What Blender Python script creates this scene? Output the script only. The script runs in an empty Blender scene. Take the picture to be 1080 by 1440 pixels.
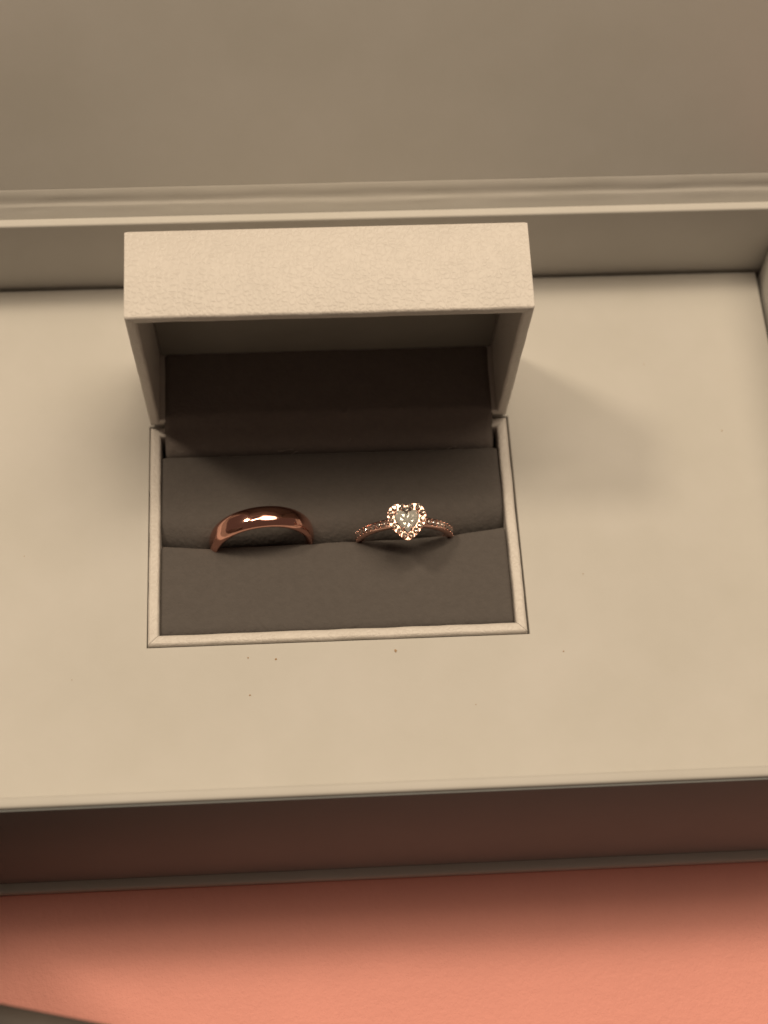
import bpy, bmesh, math, random
from mathutils import Vector, Matrix, noise
random.seed(7)
sc = bpy.context.scene
S = 0.001                                   # everything below is written in millimetres
R = math.radians

# ---------------------------------------------------------------- camera
cam = bpy.data.cameras.new('camera')
camo = bpy.data.objects.new('camera', cam)
sc.collection.objects.link(camo)
camo.location = (-6.552*S, -119.631*S, 284.545*S)
camo.rotation_euler = (0.476319, -0.030511, -0.053496)
cam.sensor_fit = 'VERTICAL'; cam.sensor_height = 24; cam.sensor_width = 18
cam.lens = 38.13
cam.clip_start = 0.01; cam.clip_end = 50
cam.dof.use_dof = True; cam.dof.focus_distance = 0.303; cam.dof.aperture_fstop = 8.5
sc.camera = camo

# ---------------------------------------------------------------- dim room light and the two lamps
w = bpy.data.worlds.new('World'); sc.world = w; w.use_nodes = True
bg = w.node_tree.nodes['Background']
bg.inputs['Color'].default_value = (1.0, 0.67, 0.50, 1); bg.inputs['Strength'].default_value = 0.095

def lamp(name, pos, target, size, power, col):
    l = bpy.data.lights.new(name, 'AREA'); l.shape = 'DISK'; l.size = size; l.energy = power; l.color = col
    o = bpy.data.objects.new(name, l); sc.collection.objects.link(o)
    o.location = pos
    o.rotation_euler = (Vector(target) - Vector(pos)).to_track_quat('-Z', 'Y').to_euler()
    return o
WARM = (1.0, 0.815, 0.59)
lamp('ceiling_lamp_left', (-0.62, 0.36, 1.10), (0, 0.02, 0), 0.20, 5.2, WARM)
tube = lamp('ceiling_tube', (-0.10, 0.26, 1.12), (0, 0.02, 0), 0.64, 3.4, WARM)
tube.data.shape = 'RECTANGLE'; tube.data.size_y = 0.06
lamp('ceiling_lamp_right', (0.32, 0.27, 1.10), (0, 0.02, 0), 0.72, 7.7, WARM)

vs = sc.view_settings
vs.view_transform = 'Standard'; vs.look = 'None'; vs.exposure = 0; vs.gamma = 1; vs.use_curve_mapping = False

# ---------------------------------------------------------------- materials
def new_mat(name):
    m = bpy.data.materials.new(name); m.use_nodes = True
    nt = m.node_tree; b = nt.nodes['Principled BSDF']
    return m, nt, b
def N(nt, t, **kw):
    n = nt.nodes.new(t)
    for k, v in kw.items():
        if k in n.inputs: n.inputs[k].default_value = v
        else: setattr(n, k, v)
    return n
def mottled(nt, b, base, amount, scale, detail=6, warm=0.0):
    """base colour with a slow, uneven mottling"""
    tc = N(nt, 'ShaderNodeTexCoord')
    nz = N(nt, 'ShaderNodeTexNoise', Scale=scale, Detail=detail, Roughness=0.6)
    nt.links.new(tc.outputs['Object'], nz.inputs['Vector'])
    rp = N(nt, 'ShaderNodeValToRGB')
    rp.color_ramp.elements[0].position = 0.3; rp.color_ramp.elements[1].position = 0.7
    lo = [c*(1-amount) for c in base]; hi = [min(1, c*(1+amount)) for c in base]
    lo[2] *= (1-warm)
    rp.color_ramp.elements[0].color = (*lo, 1); rp.color_ramp.elements[1].color = (*hi, 1)
    nt.links.new(nz.outputs['Fac'], rp.inputs['Fac'])
    nt.links.new(rp.outputs['Color'], b.inputs['Base Color'])
    return tc
def bump(nt, b, height, strength, dist):
    bp = N(nt, 'ShaderNodeBump', Strength=strength, Distance=dist)
    nt.links.new(height, bp.inputs['Height']); nt.links.new(bp.outputs['Normal'], b.inputs['Normal'])

def card_mat():
    m, nt, b = new_mat('matte_card'); b.inputs['Roughness'].default_value = 0.55
    b.inputs['Specular IOR Level'].default_value = 0.3
    tc = mottled(nt, b, (0.527, 0.512, 0.488), 0.04, 38, warm=0.02)
    nz = N(nt, 'ShaderNodeTexNoise', Scale=1800.0, Detail=4.0)
    nt.links.new(tc.outputs['Object'], nz.inputs['Vector'])
    bump(nt, b, nz.outputs['Fac'], 0.12, 0.0001)
    return m
def leather_mat(name, col):
    m, nt, b = new_mat(name); b.inputs['Roughness'].default_value = 0.37
    b.inputs['Specular IOR Level'].default_value = 0.45
    tc = mottled(nt, b, col, 0.03, 120)
    wob = N(nt, 'ShaderNodeTexNoise', Scale=420.0, Detail=3.0)
    nt.links.new(tc.outputs['Object'], wob.inputs['Vector'])
    mx = N(nt, 'ShaderNodeVectorMath', operation='MULTIPLY_ADD')
    mx.inputs[1].default_value = (0.0016,)*3
    nt.links.new(wob.outputs['Color'], mx.inputs[0]); nt.links.new(tc.outputs['Object'], mx.inputs[2])
    vo = N(nt, 'ShaderNodeTexVoronoi', feature='DISTANCE_TO_EDGE', Scale=950.0)
    nt.links.new(mx.outputs[0], vo.inputs['Vector'])
    mr = N(nt, 'ShaderNodeMapRange'); mr.inputs['From Max'].default_value = 0.28; mr.interpolation_type = 'SMOOTHSTEP'
    nt.links.new(vo.outputs['Distance'], mr.inputs['Value'])
    n2 = N(nt, 'ShaderNodeTexNoise', Scale=260.0, Detail=5.0)
    nt.links.new(tc.outputs['Object'], n2.inputs['Vector'])
    ad = N(nt, 'ShaderNodeMath', operation='MULTIPLY_ADD'); ad.inputs[1].default_value = 1.2
    nt.links.new(n2.outputs['Fac'], ad.inputs[0]); nt.links.new(mr.outputs['Result'], ad.inputs[2])
    bump(nt, b, ad.outputs[0], 0.36, 0.00011)
    return m
def velvet_mat(name, col):
    m, nt, b = new_mat(name); b.inputs['Roughness'].default_value = 0.95
    b.inputs['Specular IOR Level'].default_value = 0.1
    b.inputs['Sheen Weight'].default_value = 0.25; b.inputs['Sheen Roughness'].default_value = 0.45
    b.inputs['Sheen Tint'].default_value = (0.8, 0.72, 0.65, 1)
    tc = mottled(nt, b, col, 0.05, 700, detail=8)
    nz = N(nt, 'ShaderNodeTexNoise', Scale=1500.0, Detail=3.0)
    nt.links.new(tc.outputs['Object'], nz.inputs['Vector'])
    n2 = N(nt, 'ShaderNodeTexNoise', Scale=330.0, Detail=4.0)
    nt.links.new(tc.outputs['Object'], n2.inputs['Vector'])
    ad = N(nt, 'ShaderNodeMath', operation='MULTIPLY_ADD'); ad.inputs[1].default_value = 0.8
    nt.links.new(n2.outputs['Fac'], ad.inputs[0]); nt.links.new(nz.outputs['Fac'], ad.inputs[2])
    bump(nt, b, ad.outputs[0], 0.7, 0.00025)
    return m
def plain_mat(name, col, rough=0.6, metal=0.0, amount=0.06, scale=90, spec=0.4):
    m, nt, b = new_mat(name); b.inputs['Roughness'].default_value = rough; b.inputs['Metallic'].default_value = metal
    b.inputs['Specular IOR Level'].default_value = spec
    mottled(nt, b, col, amount, scale)
    return m
def metal_mat(name, col, rough):
    m, nt, b = new_mat(name); b.inputs['Metallic'].default_value = 1.0
    tc = mottled(nt, b, col, 0.03, 300)
    nz = N(nt, 'ShaderNodeTexNoise', Scale=900.0, Detail=4.0)
    nt.links.new(tc.outputs['Object'], nz.inputs['Vector'])
    mr = N(nt, 'ShaderNodeMapRange'); mr.inputs['To Min'].default_value = rough*0.75; mr.inputs['To Max'].default_value = rough*1.3
    nt.links.new(nz.outputs['Fac'], mr.inputs['Value']); nt.links.new(mr.outputs['Result'], b.inputs['Roughness'])
    return m
def gem_mat(name, tint, gloss, scatter):
    m = bpy.data.materials.new(name); m.use_nodes = True
    nt = m.node_tree; nt.nodes.clear()
    out = N(nt, 'ShaderNodeOutputMaterial')
    gl = N(nt, 'ShaderNodeBsdfGlass', IOR=2.2, Roughness=0.0); gl.inputs['Color'].default_value = (*tint, 1)
    go = N(nt, 'ShaderNodeBsdfGlossy', Roughness=0.06); go.inputs['Color'].default_value = (*tint, 1)
    mx = N(nt, 'ShaderNodeMixShader'); mx.inputs[0].default_value = gloss
    nt.links.new(gl.outputs[0], mx.inputs[1]); nt.links.new(go.outputs[0], mx.inputs[2])
    df = N(nt, 'ShaderNodeBsdfDiffuse'); df.inputs['Color'].default_value = (*tint, 1)
    m2 = N(nt, 'ShaderNodeMixShader'); m2.inputs[0].default_value = scatter
    nt.links.new(mx.outputs[0], m2.inputs[1]); nt.links.new(df.outputs[0], m2.inputs[2])
    nt.links.new(m2.outputs[0], out.inputs['Surface'])
    return m
def pink_mat():
    m, nt, b = new_mat('pink_surface'); b.inputs['Roughness'].default_value = 0.6
    b.inputs['Specular IOR Level'].default_value = 0.25
    tc = mottled(nt, b, (0.88, 0.385, 0.325), 0.03, 45, detail=9)
    nz = N(nt, 'ShaderNodeTexNoise', Scale=700.0, Detail=6.0, Roughness=0.7)
    nt.links.new(tc.outputs['Object'], nz.inputs['Vector'])
    bump(nt, b, nz.outputs['Fac'], 0.5, 0.0005)
    return m

M_CARD = card_mat()
M_LEATHER = leather_mat('cream_leatherette', (0.603, 0.566, 0.532))
M_VELVET = velvet_mat('grey_velvet', (0.108, 0.097, 0.092))
M_VELVET2 = velvet_mat('lifted_grey_velvet', (0.165, 0.142, 0.132))  # cushion velvet again, colour raised to offset the shade inside the lid
M_LINING = plain_mat('grey_lining_paper', (0.25, 0.235, 0.21), 0.8)
M_GOLD = metal_mat('polished_rose_gold', (0.84, 0.45, 0.365), 0.09)
M_GOLD2 = metal_mat('rose_gold_setting', (0.80, 0.50, 0.42), 0.16)
M_GOLD3 = metal_mat('pale_rose_gold', (0.72, 0.45, 0.37), 0.12)
M_GEM = gem_mat('clear_stone', (1.0, 1.0, 0.95), 0.5, 0.28)
M_GEM2 = gem_mat('small_clear_stone', (0.98, 0.93, 0.88), 0.32, 0.06)
M_PINK = pink_mat()
M_DARK = plain_mat('dark_brown_paper', (0.075, 0.062, 0.055), 0.6, amount=0.15)
M_FRONT_SHADE = plain_mat('front_shade_grey', (0.28, 0.30, 0.305), 0.7, amount=0.03, scale=60, spec=0.15)  # grey that holds the front's shade and offsets the pink bounce
M_TABLE = plain_mat('added_dark_table', (0.05, 0.04, 0.033), 0.6, amount=0.2, scale=30)
M_SPECK = plain_mat('brown_speck', (0.38, 0.26, 0.16), 0.8)

# ---------------------------------------------------------------- helpers
def link(o, parent=None, off=(0, 0, 0)):
    sc.collection.objects.link(o)
    if parent is not None: o.parent = parent
    o.location = Vector(off)*S
    return o
def mesh_from(bm, name, mat, smooth=True):
    bmesh.ops.recalc_face_normals(bm, faces=bm.faces)
    for v in bm.verts: v.co *= S
    me = bpy.data.meshes.new(name); bm.to_mesh(me); bm.free()
    me.materials.append(mat)
    for p in me.polygons: p.use_smooth = smooth
    return me
def part(name, bm, mat, parent=None, off=(0, 0, 0), smooth=True, sharp=None):
    me = mesh_from(bm, name, mat, smooth)
    if smooth and sharp is not None: me.set_sharp_from_angle(angle=R(sharp))
    return link(bpy.data.objects.new(name, me), parent, off)
def tag(o, label=None, cat=None, group=None, kind=None):
    if label: o['label'] = label
    if cat: o['category'] = cat
    if group: o['group'] = group
    if kind: o['kind'] = kind
    return o
def thing(name, label, cat, loc):
    o = bpy.data.objects.new(name, None); o.empty_display_size = 0.01
    link(o, None, loc); tag(o, label, cat)
    return o
def box_bm(x0, x1, y0, y1, z0, z1, bev=0.3, seg=3):
    bm = bmesh.new(); bmesh.ops.create_cube(bm, size=1)
    for v in bm.verts:
        v.co = Vector(((x0+x1)/2+v.co.x*(x1-x0), (y0+y1)/2+v.co.y*(y1-y0), (z0+z1)/2+v.co.z*(z1-z0)))
    if bev: bmesh.ops.bevel(bm, geom=bm.edges[:], offset=bev, segments=seg, affect='EDGES', profile=0.5)
    return bm
def neg(v): return tuple(-c for c in v)

# ---------------------------------------------------------------- the added dark table and the pink mat everything stands on
TZ = -28.5
tag(part('added_tabletop', box_bm(-700, 700, -600, 700, TZ-32, TZ-1.5, 3.0, 4), M_TABLE, sharp=50), 'added dark table under the pink mat, out of view', kind='structure')  # unseen, added so less pink light bounces onto the gift box front
tag(part('pink_mat', box_bm(-260, 260, -86, 230, TZ-1.5, TZ, 0.6, 3), M_PINK, sharp=50), 'salmon pink mat under the large open gift box', 'mat')

# ---------------------------------------------------------------- gift box
GB = (0, 24, TZ)
gift = thing('gift_box', 'large cream card gift box with its hinged lid standing open behind', 'gift box', GB)
G = neg(GB)
XI, YF, YB, RZ, BZ = 95.0, -34.7, 83.0, 20.0, TZ+2.0
part('base_board', box_bm(-98.8, 98.8, -38.9, 88.4, TZ, BZ, 0.6), M_CARD, gift, G, sharp=50)
part('front_wall', box_bm(-XI-2, XI+2, YF-2.0, YF, BZ-0.05, RZ, 0.55), M_CARD, gift, G, sharp=50)
part('front_shade_panel', box_bm(-XI-1.8, XI+1.8, YF-2.3, YF-1.9, BZ-0.03, RZ-0.75, 0.15), M_FRONT_SHADE, gift, G, sharp=50)  # thin sheet added over the card wall, front shade put into its colour
part('back_wall', box_bm(-XI-2, XI+2, YB, YB+2.0, BZ-0.05, RZ, 0.45), M_CARD, gift, G, sharp=50)
for s in (-1, 1):
    x0, x1 = sorted((s*XI, s*(XI+2)))
    part('side_wall', box_bm(x0, x1, YF-0.02, YB+0.02, BZ-0.05, RZ-0.1, 0.45), M_CARD, gift, G, sharp=50)
    x0, x1 = sorted((s*(XI-0.1), s*(XI-1.0)))
    part('side_liner', box_bm(x0, x1, YF+1, YB-1.2, BZ, 7.5, 0.2), M_CARD, gift, G, sharp=50)

# insert with the cut-out that holds the ring box
D = 47.55; IZ = -0.8
bm = bmesh.new()
ox0, ox1, oy0, oy1 = -93.2, 93.2, YF+0.2, 82.2
ix0, ix1, iy0, iy1 = -36.2, 36.42, -0.06, 48.0
def ring4(x0, x1, y0, y1, z): return [bm.verts.new(c) for c in ((x0, y0, z), (x1, y0, z), (x1, y1, z), (x0, y1, z))]
ot, it = ring4(ox0, ox1, oy0, oy1, IZ), ring4(ix0, ix1, iy0, iy1, IZ)
ob, ib = ring4(ox0, ox1, oy0, oy1, BZ), ring4(ix0, ix1, iy0, iy1, BZ)
top_edges = []
for k in range(4):
    l = (k+1) % 4
    bm.faces.new((ot[k], ot[l], it[l], it[k])); bm.faces.new((ob[k], ob[l], ib[l], ib[k]))
    bm.faces.new((ot[k], ot[l], ob[l], ob[k])); bm.faces.new((it[k], it[l], ib[l], ib[k]))
for e in bm.edges:
    a, b = e.verts
    if abs(a.co.z-IZ) < .01 and abs(b.co.z-IZ) < .01 and ((a in ot and b in ot) or (a in it and b in it)): top_edges.append(e)
bmesh.ops.bevel(bm, geom=top_edges, offset=0.35, segments=3, affect='EDGES', profile=0.5)
insert = part('insert', bm, M_CARD, gift, G, sharp=40)
insert['label'] = 'raised cream platform with a cut-out holding the ring box'
# little brown specks lying on the insert
def speck(x, y, r, sx=1.0):
    b = bmesh.new(); bmesh.ops.create_icosphere(b, subdivisions=1, radius=r)
    for v in b.verts:
        v.co = Vector((x+v.co.x*sx*random.uniform(.7, 1.3), y+v.co.y*random.uniform(.7, 1.4), IZ+0.05+v.co.z*0.35))
    part('speck', b, M_SPECK, insert, smooth=False)
for x, y, r, sx in [(10.6, -2.6, .34, .8), (-17.2, -2.9, .17, 1.1), (-12, -3.4, .2, 1.2), (-17, -10.4, .16, 1.4), (42.5, -4.0, .16, 1),
                    (48, 12, .13, 1), (66, 59.5, .16, .7), (80, 43, .14, 1), (-60, 20, .1, 1), (25, -14, .1, 1), (-50, -6, .1, 1)]:
    speck(x, y, r, sx)

# spine, hinge and standing lid
part('spine', box_bm(-98.6, 98.6, 85.15, 87.0, BZ, 16.9, 0.4), M_CARD, gift, G, sharp=50)
LEAN = R(33)
HP = Vector((0, 85.7, 18.7))
eu = Vector((0, math.sin(LEAN), math.cos(LEAN)))        # up along the lid
en = Vector((0, -math.cos(LEAN), math.sin(LEAN)))       # out of the lid's inner face
def lid_slab(x0, x1, t0, t1, n0, n1, bev):
    b = box_bm(x0, x1, t0, t1, n0, n1, bev)
    for v in b.verts: v.co = Vector((v.co.x, 0, 0)) + HP + eu*v.co.y + en*v.co.z
    return b
lid = part('lid', lid_slab(-98.8, 98.8, 6.4, 130, -2.0, 0, 0.5), M_CARD, gift, G, sharp=50)
part('lid_liner', lid_slab(-97.2, 97.2, 6.3, 124, -0.05, 0.12, 0.05), M_CARD, lid, sharp=50)
# hinge paper: a thin strip with pressed creases
tn = [(-1.6, -0.1), (0.0, 0.0), (0.8, 0.0), (1.6, 0.0), (2.0, 0.0), (2.5, 0.0), (2.8, -0.05), (3.1, -0.16), (3.5, -0.18), (4.2, -0.06), (4.9, 0.08),
      (5.4, 0.08), (5.9, 0.07), (6.4, 0.0), (6.7, -0.15)]
prof = [((HP+eu*t+en*(q+0.02)).y, (HP+eu*t+en*(q+0.02)).z) for t, q in tn]
bm = bmesh.new(); rows = []
nxs = 150
for i in range(nxs+1):
    x = -97.5+195*i/nxs
    row = []
    for k, (y, z) in enumerate(prof):
        amp = 0.10 if 4 <= k <= 10 else 0.03
        d = noise.noise(Vector((x*0.07, k*0.6, 3.1)))*amp + noise.noise(Vector((x*0.35, k*0.9, 7.7)))*amp*0.35
        row.append(bm.verts.new((x, y-d*0.6, z+d*0.6)))
    rows.append(row)
for i in range(nxs):
    for k in range(len(prof)-1):
        bm.faces.new((rows[i][k], rows[i+1][k], rows[i+1][k+1], rows[i][k+1]))
hs = part('hinge_strip', bm, M_CARD, lid)
md = hs.modifiers.new('thickness', 'SOLIDIFY'); md.thickness = 0.0001; md.offset = 0

# ---------------------------------------------------------------- ring box
RB = (0, D/2, BZ)
rbox = thing('ring_box', 'small cream leatherette ring box standing open in the gift box insert', 'ring box', RB)
RBO = neg(RB)
def wall_piece(p, q, inward, t, z0, z1, rim=0.55, gap=0.05, tf=None):
    """one mitred wall: outer edge p->q, thickness t towards 'inward', rim rounded at z1"""
    p, q, inward = Vector(p), Vector(q), Vector(inward)
    d = (q-p).normalized()
    a, b = p+d*gap, q-d*gap
    ai, bi = a+(d+inward)*t, b+(-d+inward)*t
    bm = bmesh.new()
    lo = [bm.verts.new((v.x, v.y, z0)) for v in (a, b, bi, ai)]
    hi = [bm.verts.new((v.x, v.y, z1)) for v in (a, b, bi, ai)]
    bm.faces.new(lo); bm.faces.new(hi)
    for k in range(4): bm.faces.new((lo[k], lo[(k+1) % 4], hi[(k+1) % 4], hi[k]))
    bm.edges.ensure_lookup_table()
    sel = [e for e in bm.edges if {e.verts[0], e.verts[1]} in ({hi[0], hi[1]}, {hi[2], hi[3]})]
    bmesh.ops.bevel(bm, geom=sel, offset=rim, segments=4, affect='EDGES', profile=0.5)
    # subdivide along the length for a hand-wrapped, slightly uneven edge
    long_e = [e for e in bm.edges if abs((e.verts[0].co-e.verts[1].co).normalized().dot(Vector((d.x, d.y, 0)))) > 0.9 and e.calc_length() > 20]
    bmesh.ops.subdivide_edges(bm, edges=long_e, cuts=40, use_grid_fill=False)
    for v in bm.verts:
        k = noise.noise(v.co*0.16)*0.10 + noise.noise(v.co*0.5)*0.05
        along = min((Vector((v.co.x, v.co.y, 0))-Vector((p.x, p.y, 0))).length, (Vector((v.co.x, v.co.y, 0))-Vector((q.x, q.y, 0))).length)
        f = min(1.0, max(0, along-3)/5)
        v.co += Vector((inward.x, inward.y, 0.4))*k*f
    if tf:
        for v in bm.verts: v.co = tf(v.co)
    return bm
WT = 2.1
c4 = [Vector((-36, 0, 0)), Vector((36, 0, 0)), Vector((36, D, 0)), Vector((-36, D, 0))]
inw = [Vector((0, 1, 0)), Vector((-1, 0, 0)), Vector((0, -1, 0)), Vector((1, 0, 0))]
base = part('base', box_bm(-35.6, 35.6, 0.4, D-0.4, BZ+0.02, BZ+2.4, 0.3), M_LEATHER, rbox, RBO, sharp=50)
for k, nm in enumerate(('base_front', 'base_side', 'base_back', 'base_side')):
    z1 = 0.0 if k != 2 else -0.35
    part(nm, wall_piece(c4[k], c4[(k+1) % 4], inw[k], WT, BZ+0.1, z1), M_LEATHER, base, sharp=45)

# lid of the ring box: local (x, u up the rim, depth n) turned about the hinge line
A = R(-7.2)
lu = Vector((0, math.sin(A), math.cos(A))); ln = Vector((0, math.cos(A), -math.sin(A)))
HR = Vector((0, D, 0.25)); L = 17.4
def ltf(c):      # c = (x, u, -depth)  : the rim is at local z = 0
    return Vector((c.x, 0, 0)) + HR + lu*c.y - ln*c.z
bmb = box_bm(-35.97, 35.97, 0.03, D-0.03, -L, -L+2.2, 0.5)
for v in bmb.verts: v.co = ltf(v.co)
rlid = part('lid', bmb, M_LEATHER, rbox, RBO, sharp=50)
for k, nm in enumerate(('lid_hinge_wall', 'lid_side', 'lid_front', 'lid_side')):
    z1 = 0.0 if k else -0.15
    part(nm, wall_piece(c4[k], c4[(k+1) % 4], inw[k], WT, -L+0.35, z1, tf=ltf), M_LEATHER, rlid, sharp=45)
bmb = box_bm(-33.6, 33.6, 2.4, D-2.4, -L+2.0, -L+2.9, 0.2)
for v in bmb.verts: v.co = ltf(v.co)
part('lid_lining', bmb, M_LINING, rlid, sharp=50)

# velvet: two cushions with the slit between them, and the flap over the hinge
def slit_y(x):
    y = 21.15 + 0.25*math.sin(x*0.11+0.6)
    y += 0.55*max(0, (-x-27)/7)                       # left end turns back a little
    if x > 12: y += 2.5*((x-12)/22)**1.5
    return y
def sweep(name, xs, profile, mat, parent, fuzz=0.05, endround=1.0):
    bm = bmesh.new(); rows = []
    for i, x in enumerate(xs):
        row = []
        edge = min(x-xs[0], xs[-1]-x)
        drop = endround*(1-math.sqrt(max(0, 1-(1-min(1, edge/endround))**2))) if edge < endround else 0
        for k, (y, z) in enumerate(profile(x)):
            v = Vector((x, y, z-drop))
            n = noise.noise(v*0.22)*fuzz*2.2 + noise.noise(v*0.9)*fuzz
            v.z += n; v.y += noise.noise(v*0.5+Vector((5, 5, 5)))*fuzz
            row.append(bm.verts.new(v))
        rows.append(row)
    for i in range(len(rows)-1):
        for k in range(len(rows[0])-1):
            bm.faces.new((rows[i][k], rows[i+1][k], rows[i+1][k+1], rows[i][k+1]))
    for r in (rows[0], rows[-1]):
        bm.faces.new(r)
    return part(name, bm, mat, parent, sharp=60) if parent is not rbox else part(name, bm, mat, parent, RBO, sharp=60)
XS = [-33.95+67.9*i/140 for i in range(141)]
RINGS = ((-14.35, 9.9), (13.75, 9.7))
def front_prof(x):
    ys = slit_y(x)
    z0 = -1.0
    dip = sum(0.35*math.exp(-((abs(x-cx)-r)/1.6)**2) for cx, r in RINGS)       # pressed down beside each ring
    pts = [(2.3, -12), (2.3, -2.2), (2.55, -1.45), (3.2, -1.1)]
    for j in range(1, 22): pts.append((3.2+(ys-1.6-3.2)*j/22, z0))
    for j in range(0, 9):
        a = j/8*math.pi/2
        pts.append((ys-1.6+1.6*math.sin(a), z0-1.4+1.4*math.cos(a)-dip*math.sin(a)))
    pts += [(ys+0.05, -5), (ys, -12)]
    return pts
def rear_prof(x):
    ys = slit_y(x)+0.45
    push = sum(1.0*math.exp(-((x-cx)/(r*0.95))**4) for cx, r in RINGS)
    z0 = -0.75
    pts = [(ys+push*0.6, -12), (ys+push*0.6, -7.5)]
    rr = 5.6
    for j in range(1, 15):
        a = j/14*math.pi/2
        pts.append((ys+push+rr*(1-math.cos(a)), z0-rr+rr*math.sin(a)))
    yb = ys+push+rr
    for j in range(1, 16): pts.append((yb+(40.2-yb)*j/16, z0))
    pts += [(40.5, z0-0.08), (40.85, z0-0.35), (41.0, z0-0.9), (41.0, -12)]
    return pts
sweep('cushion_front', XS, front_prof, M_VELVET, rbox)
sweep('cushion_rear', XS, rear_prof, M_VELVET, rbox)
def flap_prof(x):
    pts = [(41.3, -9), (41.25, -4), (41.6, -2.2), (42.4, -1.3), (43.6, -0.7), (45.2, -0.1)]
    for j in range(0, 13):
        q = HR + lu*(2.35+0.35) + ln*(0.5+j/12*(L-3.5))
        if j == 0: pts.append((46.8, 1.1))
        pts.append((q.y, q.z))
    pts += [(pts[-1][0]+0.1, pts[-1][1]-0.9), (48.5, 1.9), (44, -3.5), (42.2, -9)]
    return pts
sweep('hinge_flap', [-33.1+66.2*i/90 for i in range(91)], flap_prof, M_VELVET2, rbox, fuzz=0.06, endround=0.9)

# pale lint caught on the velvet
M_LINT = plain_mat('pale_lint', (0.42, 0.37, 0.33), 0.9)
flap = bpy.data.objects['hinge_flap']
def lint(x, y, z, ln_, ang, r=0.05):
    b = bmesh.new(); rows = []
    for i in range(7):
        t = i/6-0.5
        c = Vector((x+math.cos(ang)*t*ln_, y+math.sin(ang)*t*ln_+0.12*math.sin(t*5), z+0.06*math.cos(t*6)))
        rows.append([b.verts.new(c+Vector((0, r*math.cos(a), r*math.sin(a)))) for a in (0, 2.09, 4.19)])
    for i in range(6):
        for k in range(3): b.faces.new((rows[i][k], rows[i+1][k], rows[i+1][(k+1) % 3], rows[i][(k+1) % 3]))
    part('lint', b, M_LINT, flap)
for q in [(-9, 41.9, -1.2, 3.2, 0.05, .06), (-7.2, 41.5, -1.6, 1.6, 0.3, .05), (23.4, 42.3, -0.9, 0.5, 1.3, .09), (24.6, 41.6, -1.6, 1.8, 0.1, .06), (4, 43.5, -.55, .8, .8, .04), (-22, 46, .6, .7, 2.2, .04)]:
    lint(*q)

# ---------------------------------------------------------------- plain rose gold band (axis along y)
def band_bm(ro, prof, n=160):
    """prof: list of (radial offset from ro, y); closed loop"""
    bm = bmesh.new(); rows = []
    for i in range(n):
        a = 2*math.pi*i/n
        rows.append([bm.verts.new(((ro+dr)*math.sin(a), y, (ro+dr)*math.cos(a))) for dr, y in prof])
    m = len(prof)
    for i in range(n):
        for k in range(m):
            bm.faces.new((rows[i][k], rows[(i+1) % n][k], rows[(i+1) % n][(k+1) % m], rows[i][(k+1) % m]))
    return bm
W2 = 2.3
prof = []
for j in range(17):
    y = -W2+0.12+(2*W2-0.24)*j/16
    prof.append((-0.9*(abs(y)/W2)**3.0, y))
prof += [(-1.05, W2-0.02), (-1.25, W2-0.1)]
for j in range(9):
    y = (W2-0.25)-(2*W2-0.5)*j/8
    prof.append((-1.55-0.12*(1-(y/W2)**2), y))
prof += [(-1.25, -W2+0.1), (-1.05, -W2+0.02)]
BR = 10.3
o = part('wedding_band', band_bm(BR, prof), M_GOLD, None, (-14.2, 22.7, -2.5), sharp=55)
tag(o, 'plain polished rose gold band with a domed face in the grey velvet slit', 'ring')
o.rotation_euler = (R(-1.0), 0, R(6.0))

# ---------------------------------------------------------------- heart ring with stones
HRAD = 9.6
HC = Vector((13.75, 21.9, -2.0))          # centre of the hoop
TILT = R(8)
hring = thing('heart_ring', 'rose gold ring with a heart shaped clear stone in a sparkling halo', 'ring', (0, 0, 0))
hring.rotation_euler = (TILT, 0, R(0.8))
rotm = hring.rotation_euler.to_matrix()
hring.location = (HC + rotm @ Vector((0, 0, -HRAD)))*S
HO = (0, 0, HRAD)                          # hoop centre in the ring's own frame
W3 = 0.95
prof = [(-0.12, -W3+0.15), (0.0, -W3+0.32), (-0.06, 0), (0.0, W3-0.32), (-0.12, W3-0.15), (-0.35, W3), (-1.2, W3-0.08), (-1.4, W3-0.3), (-1.45, 0), (-1.4, -W3+0.3), (-1.2, -W3+0.08), (-0.35, -W3)]
hoop = part('band', band_bm(HRAD, prof, 128), M_GOLD2, hring, HO, sharp=40)

def stone_mesh(name, r, mat, n=8):
    bm = bmesh.new()
    def rg(rad, z, ph): return [bm.verts.new((rad*math.cos(2*math.pi*(k+ph)/n), rad*math.sin(2*math.pi*(k+ph)/n), z)) for k in range(n)]
    tb, mid, gd = rg(r*.52, r*.32, 0), rg(r*.80, r*.20, .5), rg(r, 0, 0)
    lo = rg(r*.55, -r*.38, .5)
    tip = bm.verts.new((0, 0, -r*.8))
    bm.faces.new(tb)
    for k in range(n):
        l = (k+1) % n; pr = (k-1) % n
        bm.faces.new((tb[k], tb[l], mid[k])); bm.faces.new((tb[k], mid[k], mid[pr])); bm.faces.new((mid[k], mid[pr], gd[k]))
        bm.faces.new((mid[k], gd[k], gd[l])); bm.faces.new((gd[k], gd[l], lo[k])); bm.faces.new((gd[k], lo[k], lo[pr]))
        bm.faces.new((lo[k], lo[pr], tip))
    return mesh_from(bm, name, mat, False)
def bead_mesh(name, r, mat=None):
    bm = bmesh.new(); bmesh.ops.create_icosphere(bm, subdivisions=2, radius=r)
    return mesh_from(bm, name, mat or M_GOLD2)
ME_PAVE = stone_mesh('pave_stone', 0.52, M_GEM2)
ME_HALO = stone_mesh('halo_stone', 0.60, M_GEM2)
ME_BEAD = bead_mesh('bead', 0.15)
ME_BEAD2 = bead_mesh('bead', 0.125, M_GOLD3)
def place(me, name, parent, loc, rot=None):
    o = bpy.data.objects.new(name, me); link(o, parent, loc)
    if rot is not None: o.rotation_euler = rot
    return o
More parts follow.
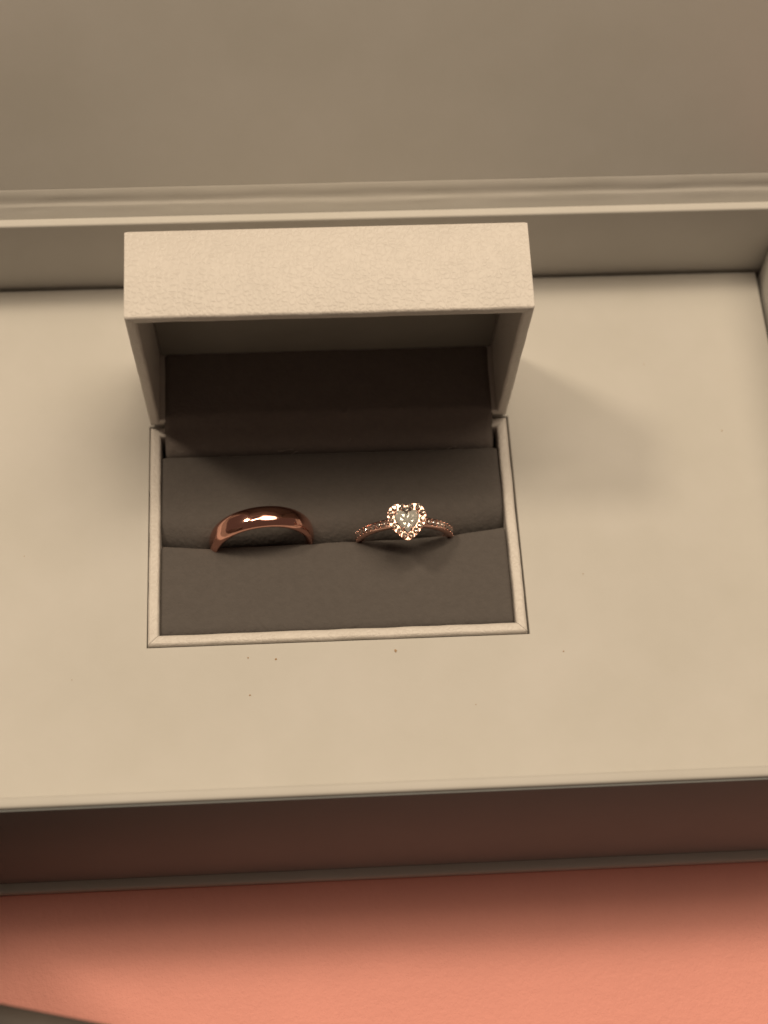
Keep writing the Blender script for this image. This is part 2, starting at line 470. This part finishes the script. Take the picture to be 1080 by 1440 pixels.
# pave stones along both shoulders
for s in (-1, 1):
    for k in range(9):
        a = s*R(21+k*6.9)
        rot = (random.uniform(-.12, .12), a, 0)
        place(ME_PAVE, 'pave_stone', hoop, ((HRAD+0.02)*math.sin(a), 0, (HRAD+0.02)*math.cos(a)), rot)
        for yy in (-0.62, 0.62):
            b = a+s*R(3.45)
            place(ME_BEAD, 'bead', hoop, ((HRAD+0.05)*math.sin(b), yy, (HRAD+0.05)*math.cos(b)))

def heart(t, wdt, hgt):
    """t in 0..1, starting at the notch, clockwise; unit heart scaled to wdt x hgt and centred"""
    a = 2*math.pi*t
    x = math.copysign(abs(math.sin(a))**1.9, math.sin(a))
    y = (13*math.cos(a)-5*math.cos(2*a)-1.6*math.cos(3*a)-0.6*math.cos(4*a))/16
    return Vector((x*wdt/2, (y+0.19)*hgt/1.85))
def heart_poly(wdt, hgt, n, off=0.0):
    raw = [heart(k/720, wdt, hgt) for k in range(720)]
    if off:
        # outward offset by directional support, keeps the notch soft
        out = []
        for k in range(720):
            d = (raw[(k+1) % 720]-raw[k-1])
            nrm = Vector((-d.y, d.x)); 
            if nrm.length < 1e-9: nrm = raw[k].copy()
            nrm.normalize()
            if nrm.dot(raw[k]) < 0 and abs(raw[k].x) > 0.4: nrm = -nrm
            if abs(raw[k].x) <= 0.4 and raw[k].y > 0: nrm = Vector((raw[k].x*1.2, 1)).normalized()
            out.append(raw[k]+nrm*off)
        raw = out
    # arc-length resample
    ln_ = [0]
    for k in range(720): ln_.append(ln_[-1]+(raw[(k+1) % 720]-raw[k]).length)
    tot = ln_[-1]; res = []; j = 0
    for k in range(n):
        t = tot*k/n
        while ln_[j+1] < t: j += 1
        f = (t-ln_[j])/max(1e-9, ln_[j+1]-ln_[j])
        res.append(raw[j].lerp(raw[(j+1) % 720], f))
    return res, tot
TOPZ = 2*HRAD+1.35                        # level of the heart's face in the ring's frame (ring bottom = 0)
CY = -0.5
def extrude_heart(poly, z0, z1, taper=1.0, inner=None):
    bm = bmesh.new(); n = len(poly)
    top = [bm.verts.new((p.x, p.y+CY, z1)) for p in poly]
    t2 = [bm.verts.new((p.x*1.025, p.y*1.025+CY, z1-0.18)) for p in poly]
    bot = [bm.verts.new((p.x*taper, p.y*taper+CY, z0)) for p in poly]
    for k in range(n):
        l = (k+1) % n
        bm.faces.new((t2[k], t2[l], top[l], top[k])); bm.faces.new((bot[k], bot[l], t2[l], t2[k]))
    bm.faces.new(bot)
    if inner:
        it = [bm.verts.new((p.x, p.y+CY, z1)) for p in inner]
        ib = [bm.verts.new((p.x*.55, p.y*.55+CY, z0+0.1)) for p in inner]
        for k in range(n):
            l = (k+1) % n
            bm.faces.new((top[k], top[l], it[l], it[k])); bm.faces.new((it[k], it[l], ib[l], ib[k]))
        bm.faces.new(ib)
    else: bm.faces.new(top)
    return bm
SW, SH = 4.7, 4.8
outer, _ = heart_poly(SW, SH, 96, 1.34)
innr, _ = heart_poly(SW, SH, 96, 0.02)
setting = part('setting', extrude_heart(outer, TOPZ-1.6, TOPZ-0.28, 0.72, innr), M_GOLD3, hring, sharp=35)
place(bead_mesh('gallery', 1.0), 'gallery', setting, (0, 0, TOPZ-1.75))
mid_, _ = heart_poly(SW, SH, 17, 0.74)
for k, p in enumerate(mid_):
    place(ME_HALO, 'halo_stone', setting, (p.x, p.y+CY, TOPZ+0.10), (random.uniform(-.3, .3), random.uniform(-.3, .3), random.uniform(0, .7)))
bo, _ = heart_poly(SW, SH, 34, 1.27)
bi_, _ = heart_poly(SW, SH, 34, 0.20)
for k in range(34):
    q = bo[k]; place(ME_BEAD2, 'bead', setting, (q.x, q.y+CY, TOPZ+random.uniform(-.05, .1)))
    if k % 2: q = bi_[k]; place(ME_BEAD2, 'bead', setting, (q.x, q.y+CY, TOPZ+0.08))
# heart cut centre stone
n = 28
bm = bmesh.new()
hp, _ = heart_poly(SW, SH, n)
hq = [(hp[k]+hp[(k+1) % n])/2 for k in range(n)]
def hr(poly, s, z, jit=0): return [bm.verts.new((p.x*s, p.y*s+CY, TOPZ+z+random.uniform(-jit, jit))) for p in poly]
n2 = n//2
tb = hr(hp[::2], .58, .58, .05); cr = hr(hq[::2], .80, .40, .09); gd = hr(hp, 1.0, .14)
t2 = hr(hq[::2], .32, .60, .03)
for k, v in enumerate(t2): v.co.z += 0.13 if k % 2 else -0.06
t3 = bm.verts.new((0.05, CY-.1, TOPZ+.66))
pv = hr(hq[::2], .60, -.75, .08); pv2 = hr(hp[::2], .30, -1.15, .08); tip = bm.verts.new((0, CY-.2, TOPZ-1.42))
for k in range(n2):
    l = (k+1) % n2
    bm.faces.new((tb[k], tb[l], t2[k])); bm.faces.new((tb[l], t2[k], t2[l])); bm.faces.new((t2[k], t2[l], t3))
for k in range(n2):
    l = (k+1) % n2
    bm.faces.new((tb[k], tb[l], cr[k])); bm.faces.new((tb[l], cr[k], cr[l]))
    g0, g1, g2 = gd[2*k], gd[2*k+1], gd[(2*k+2) % n]
    bm.faces.new((cr[k], g0, g1)); bm.faces.new((cr[k], g1, g2)); bm.faces.new((cr[k], cr[l], g2))
    bm.faces.new((pv[k], g0, g1)); bm.faces.new((pv[k], g1, g2)); bm.faces.new((pv[k], pv[l], g2))
    bm.faces.new((pv[k], pv[l], pv2[l])); bm.faces.new((pv2[k], pv2[l], pv[k])); bm.faces.new((pv2[k], pv2[l], tip))
cs = part('centre_stone', bm, M_GEM, hring, smooth=False)
cs['label'] = 'pale heart cut stone'
# claws holding the stone
for k in (5, 12, 16, 23):
    p = hp[k]
    b = bmesh.new(); bmesh.ops.create_icosphere(b, subdivisions=2, radius=0.26)
    for v in b.verts: v.co = Vector((p.x*.97+v.co.x, p.y*.97+CY+v.co.y, TOPZ+.34+v.co.z*1.2))
    part('claw', b, M_GOLD2, setting)

# ---------------------------------------------------------------- dark thing reaching into the corner in front
rm = Matrix.Rotation(R(-13.5), 4, Vector((0, 0, 1)))
piv = Vector((-53, -70.0, 0))
bag = thing('dark_bag', 'dark brown paper bag edge reaching into the corner before the gift box', 'bag', (-75, -105, TZ))
def bag_part(name, *a):
    b = box_bm(*a, 3.0, 5)
    for v in b.verts: v.co = rm @ (v.co-piv) + piv
    return part(name, b, M_DARK, bag, (75, 105, -TZ), sharp=50)
bag_part('flap', -90, -12, -150, -70.5, TZ, 33)
bag_part('lamp_blocker', -190, -80.5, -150, -46, TZ, 84)  # out of view, added to block the left lamp and shade the mat
